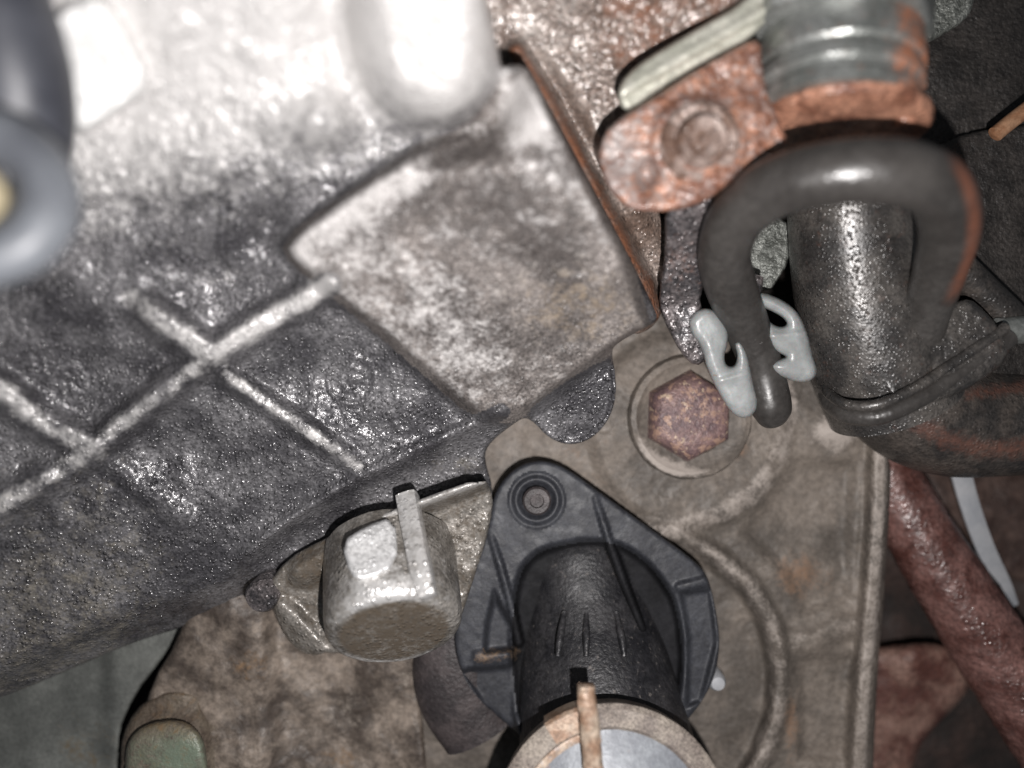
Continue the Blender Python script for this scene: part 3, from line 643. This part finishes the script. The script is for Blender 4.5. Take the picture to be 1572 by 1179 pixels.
patch('strap', M['strap'], rb, [(1020, 320), (1050, 296), (1120, 285), (1140, 320), (1098, 380), (1082, 430), (1072, 470), (1095, 492), (1102, 520), (1085, 552), (1068, 563), (1046, 545), (1016, 486), (1011, 455), (1022, 380)],
      lambda x, y: np.interp(y, [280, 330, 400, 470, 560], [170, 140, 90, 45, 20]) + 5 * fbm(x, y, 40, 3, 53) + 2 * fbm(x, y, 10, 2, 54), step=3, edge=7, depth=35, chk=1,
      attrs={'rust': lambda x, y: .42 * np.exp(-(((x - 1050) / 50) ** 2 + ((y - 400) / 60) ** 2))})
sf = thing('steel_fitting', 'dull steel fitting with shallow rings and a rusted lower rim', 'fitting', (1285, 60, 100))
fa = (-0.10, -1, .10)
lathe('collar', M['steel'], sf, (1280, 14, 170), fa, [(140, -160), (140, 44), (135, 50), (118, 54)], sides=8, twist=.25, attrs={'rust': .16})
lathe('body', M['steel'], sf, (1284, 78, 170), fa, [(117, -20), (121, 10), (124, 22), (124, 40), (119, 46), (119, 52), (124, 58), (124, 72), (118, 78), (117, 86), (121, 92), (120, 110)], n=64, wob=.6, attrs={'rust': lambda x, y, z: .16 + .5 * smooth(1350, 1395, x)})
lathe('rusted_rim', M['rust'], sf, (1290, 184, 170), fa, [(119, -4), (124, 1), (125, 10), (121, 18), (104, 22), (80, 22)], n=64, wob=3.5, attrs={'clean': .05})
sweep('rust_streak', M['rust'], sf, [(1390, 40, 215, 10), (1386, 90, 222, 19), (1386, 150, 222, 20), (1388, 190, 215, 16)], n=14, flat=1.0, wob=2.5, attrs={'clean': .05})

# ------------------------------------------------------------------ black pipe, elbow, hose loop, clip
pp = thing('plastic_pipe', 'thick wet black plastic pipe with a square branch block', 'pipe', (1320, 450, -120))
sweep('tube', M['pipe'], pp, [(1290, 180, 62, 80), (1302, 330, 28, 88), (1316, 440, 0, 93), (1340, 540, -24, 98), (1372, 620, -42, 98)], n=56, per=12, attrs={'rust': .16})
bk = patch('branch_block', M['pipe'], pp, [(1362, 500), (1400, 490), (1478, 458), (1500, 464), (1542, 512), (1552, 548), (1500, 590), (1440, 618), (1380, 640), (1350, 580)],
      lambda x, y: 66 + .02 * (x - 1400) - 0 * smooth(0, 60, np.abs((y - 640) + .72 * (x - 1340)) - 10) + 2 * fbm(x, y, 10, 2, 61) , step=3, edge=12, depth=110, chk=1, attrs={'rust': lambda x, y: .3 * smooth(1480, 1550, x)})
LIP = [(1266, 590), (1274, 606), (1300, 621), (1346, 621), (1400, 598), (1450, 566), (1480, 546), (1510, 526), (1544, 502)]
sweep('lip', M['pipe'], pp, [(x, y, z, 8) for (x, y), z in zip(LIP, (-20, 8, 44, 70, 74, 70, 68, 68, 62))], n=14, attrs={'rust': 0})
sweep('band', M['rubber'], pp, [(x + 5, y + 16, z, 15) for (x, y), z in zip(LIP, (-34, -8, 28, 55, 60, 56, 55, 54, 48))], n=14, attrs={'rust': 0})
eh = sweep('elbow_hose', M['elbow'], None, [(1356, 570, -66, 88), (1398, 614, -70, 94), (1448, 640, -74, 90), (1512, 648, -76, 84), (1600, 644, -80, 78), (1700, 610, -80, 76)], n=48, per=10, attrs={'rust': lambda x, y, z: .62 * np.exp(-(seg_dist(x, y, [(1385, 622), (1415, 652), (1450, 674), (1510, 690), (1600, 686)]) / 24) ** 2) + .6 * np.exp(-(seg_dist(x, y, [(1490, 604), (1600, 590)]) / 16) ** 2)})  # reddish reflections painted into the hose colour through the rust mix
solo(eh, 'dirty black rubber elbow hose with a painted reddish sheen below the pipe lip', 'hose')
solo(sweep('hose_loop', M['rubber'], None, [(1189, 652, -4, 12), (1187, 644, -2, 23), (1183, 622, 0, 31), (1168, 560, 8, 31), (1146, 500, 34, 33), (1122, 440, 80, 36), (1112, 385, 130, 35.5), (1136, 328, 190, 36.5), (1200, 284, 250, 37), (1290, 264, 290, 37), (1380, 264, 300, 37), (1440, 290, 265, 36.5), (1458, 345, 200, 36), (1444, 410, 130, 34), (1424, 470, 75, 33), (1412, 510, 45, 33)],
     n=40, per=14, world_r=True, attrs={'rust': lambda x, y, z: .62 * np.exp(-((np.hypot(x - 1385, (y - 345) * .8) - 112) / 20) ** 2) * smooth(1400, 1490, x)}), 'black rubber hose bent into an arch over the wet plastic pipe', 'hose')  # reddish tint along the right outer side of the arch
wc = thing('plastic_clip', 'white nylon clip with two hooks gripping the lower hose end', 'clip', (1150, 540, -20))
patch('hook', M['white'], wc, [(1056, 488), (1080, 470), (1104, 480), (1118, 505), (1117, 528), (1111, 546), (1114, 560), (1124, 564), (1131, 556), (1132, 542), (1126, 526), (1138, 522), (1148, 545), (1156, 590), (1164, 620), (1156, 638), (1140, 643), (1122, 634), (1104, 604), (1086, 570), (1076, 530), (1060, 512)],
      lambda x, y: 62 - .16 * (y - 480) + 3 * np.exp(-((y - 578 + .3 * (x - 1130)) / 5) ** 2) + 1.0 * fbm(x, y, 20, 2, 71), step=2, edge=16, depth=50, chk=2)
patch('hook', M['white'], wc, [(1148, 462), (1160, 448), (1190, 454), (1222, 474), (1238, 505), (1247, 545), (1256, 572), (1244, 586), (1218, 586), (1190, 574), (1180, 560), (1194, 552), (1210, 548), (1192, 540), (1178, 526), (1170, 500), (1176, 490), (1194, 503), (1209, 500), (1204, 488), (1182, 476)],
      lambda x, y: 58 - .14 * (y - 460) + 3 * np.exp(-((y - 514 + .1 * (x - 1210)) / 5) ** 2) + 1.0 * fbm(x, y, 20, 2, 72), step=2, edge=16, depth=50, chk=2)
solo(sweep('dark_stub', M['strap'], None, [(1150, 458, 30, 14), (1156, 440, 30, 14), (1160, 424, 30, 12)], n=14, attrs={'rust': 0}), 'small dark stub behind the upper hook of the white clip', 'stub')
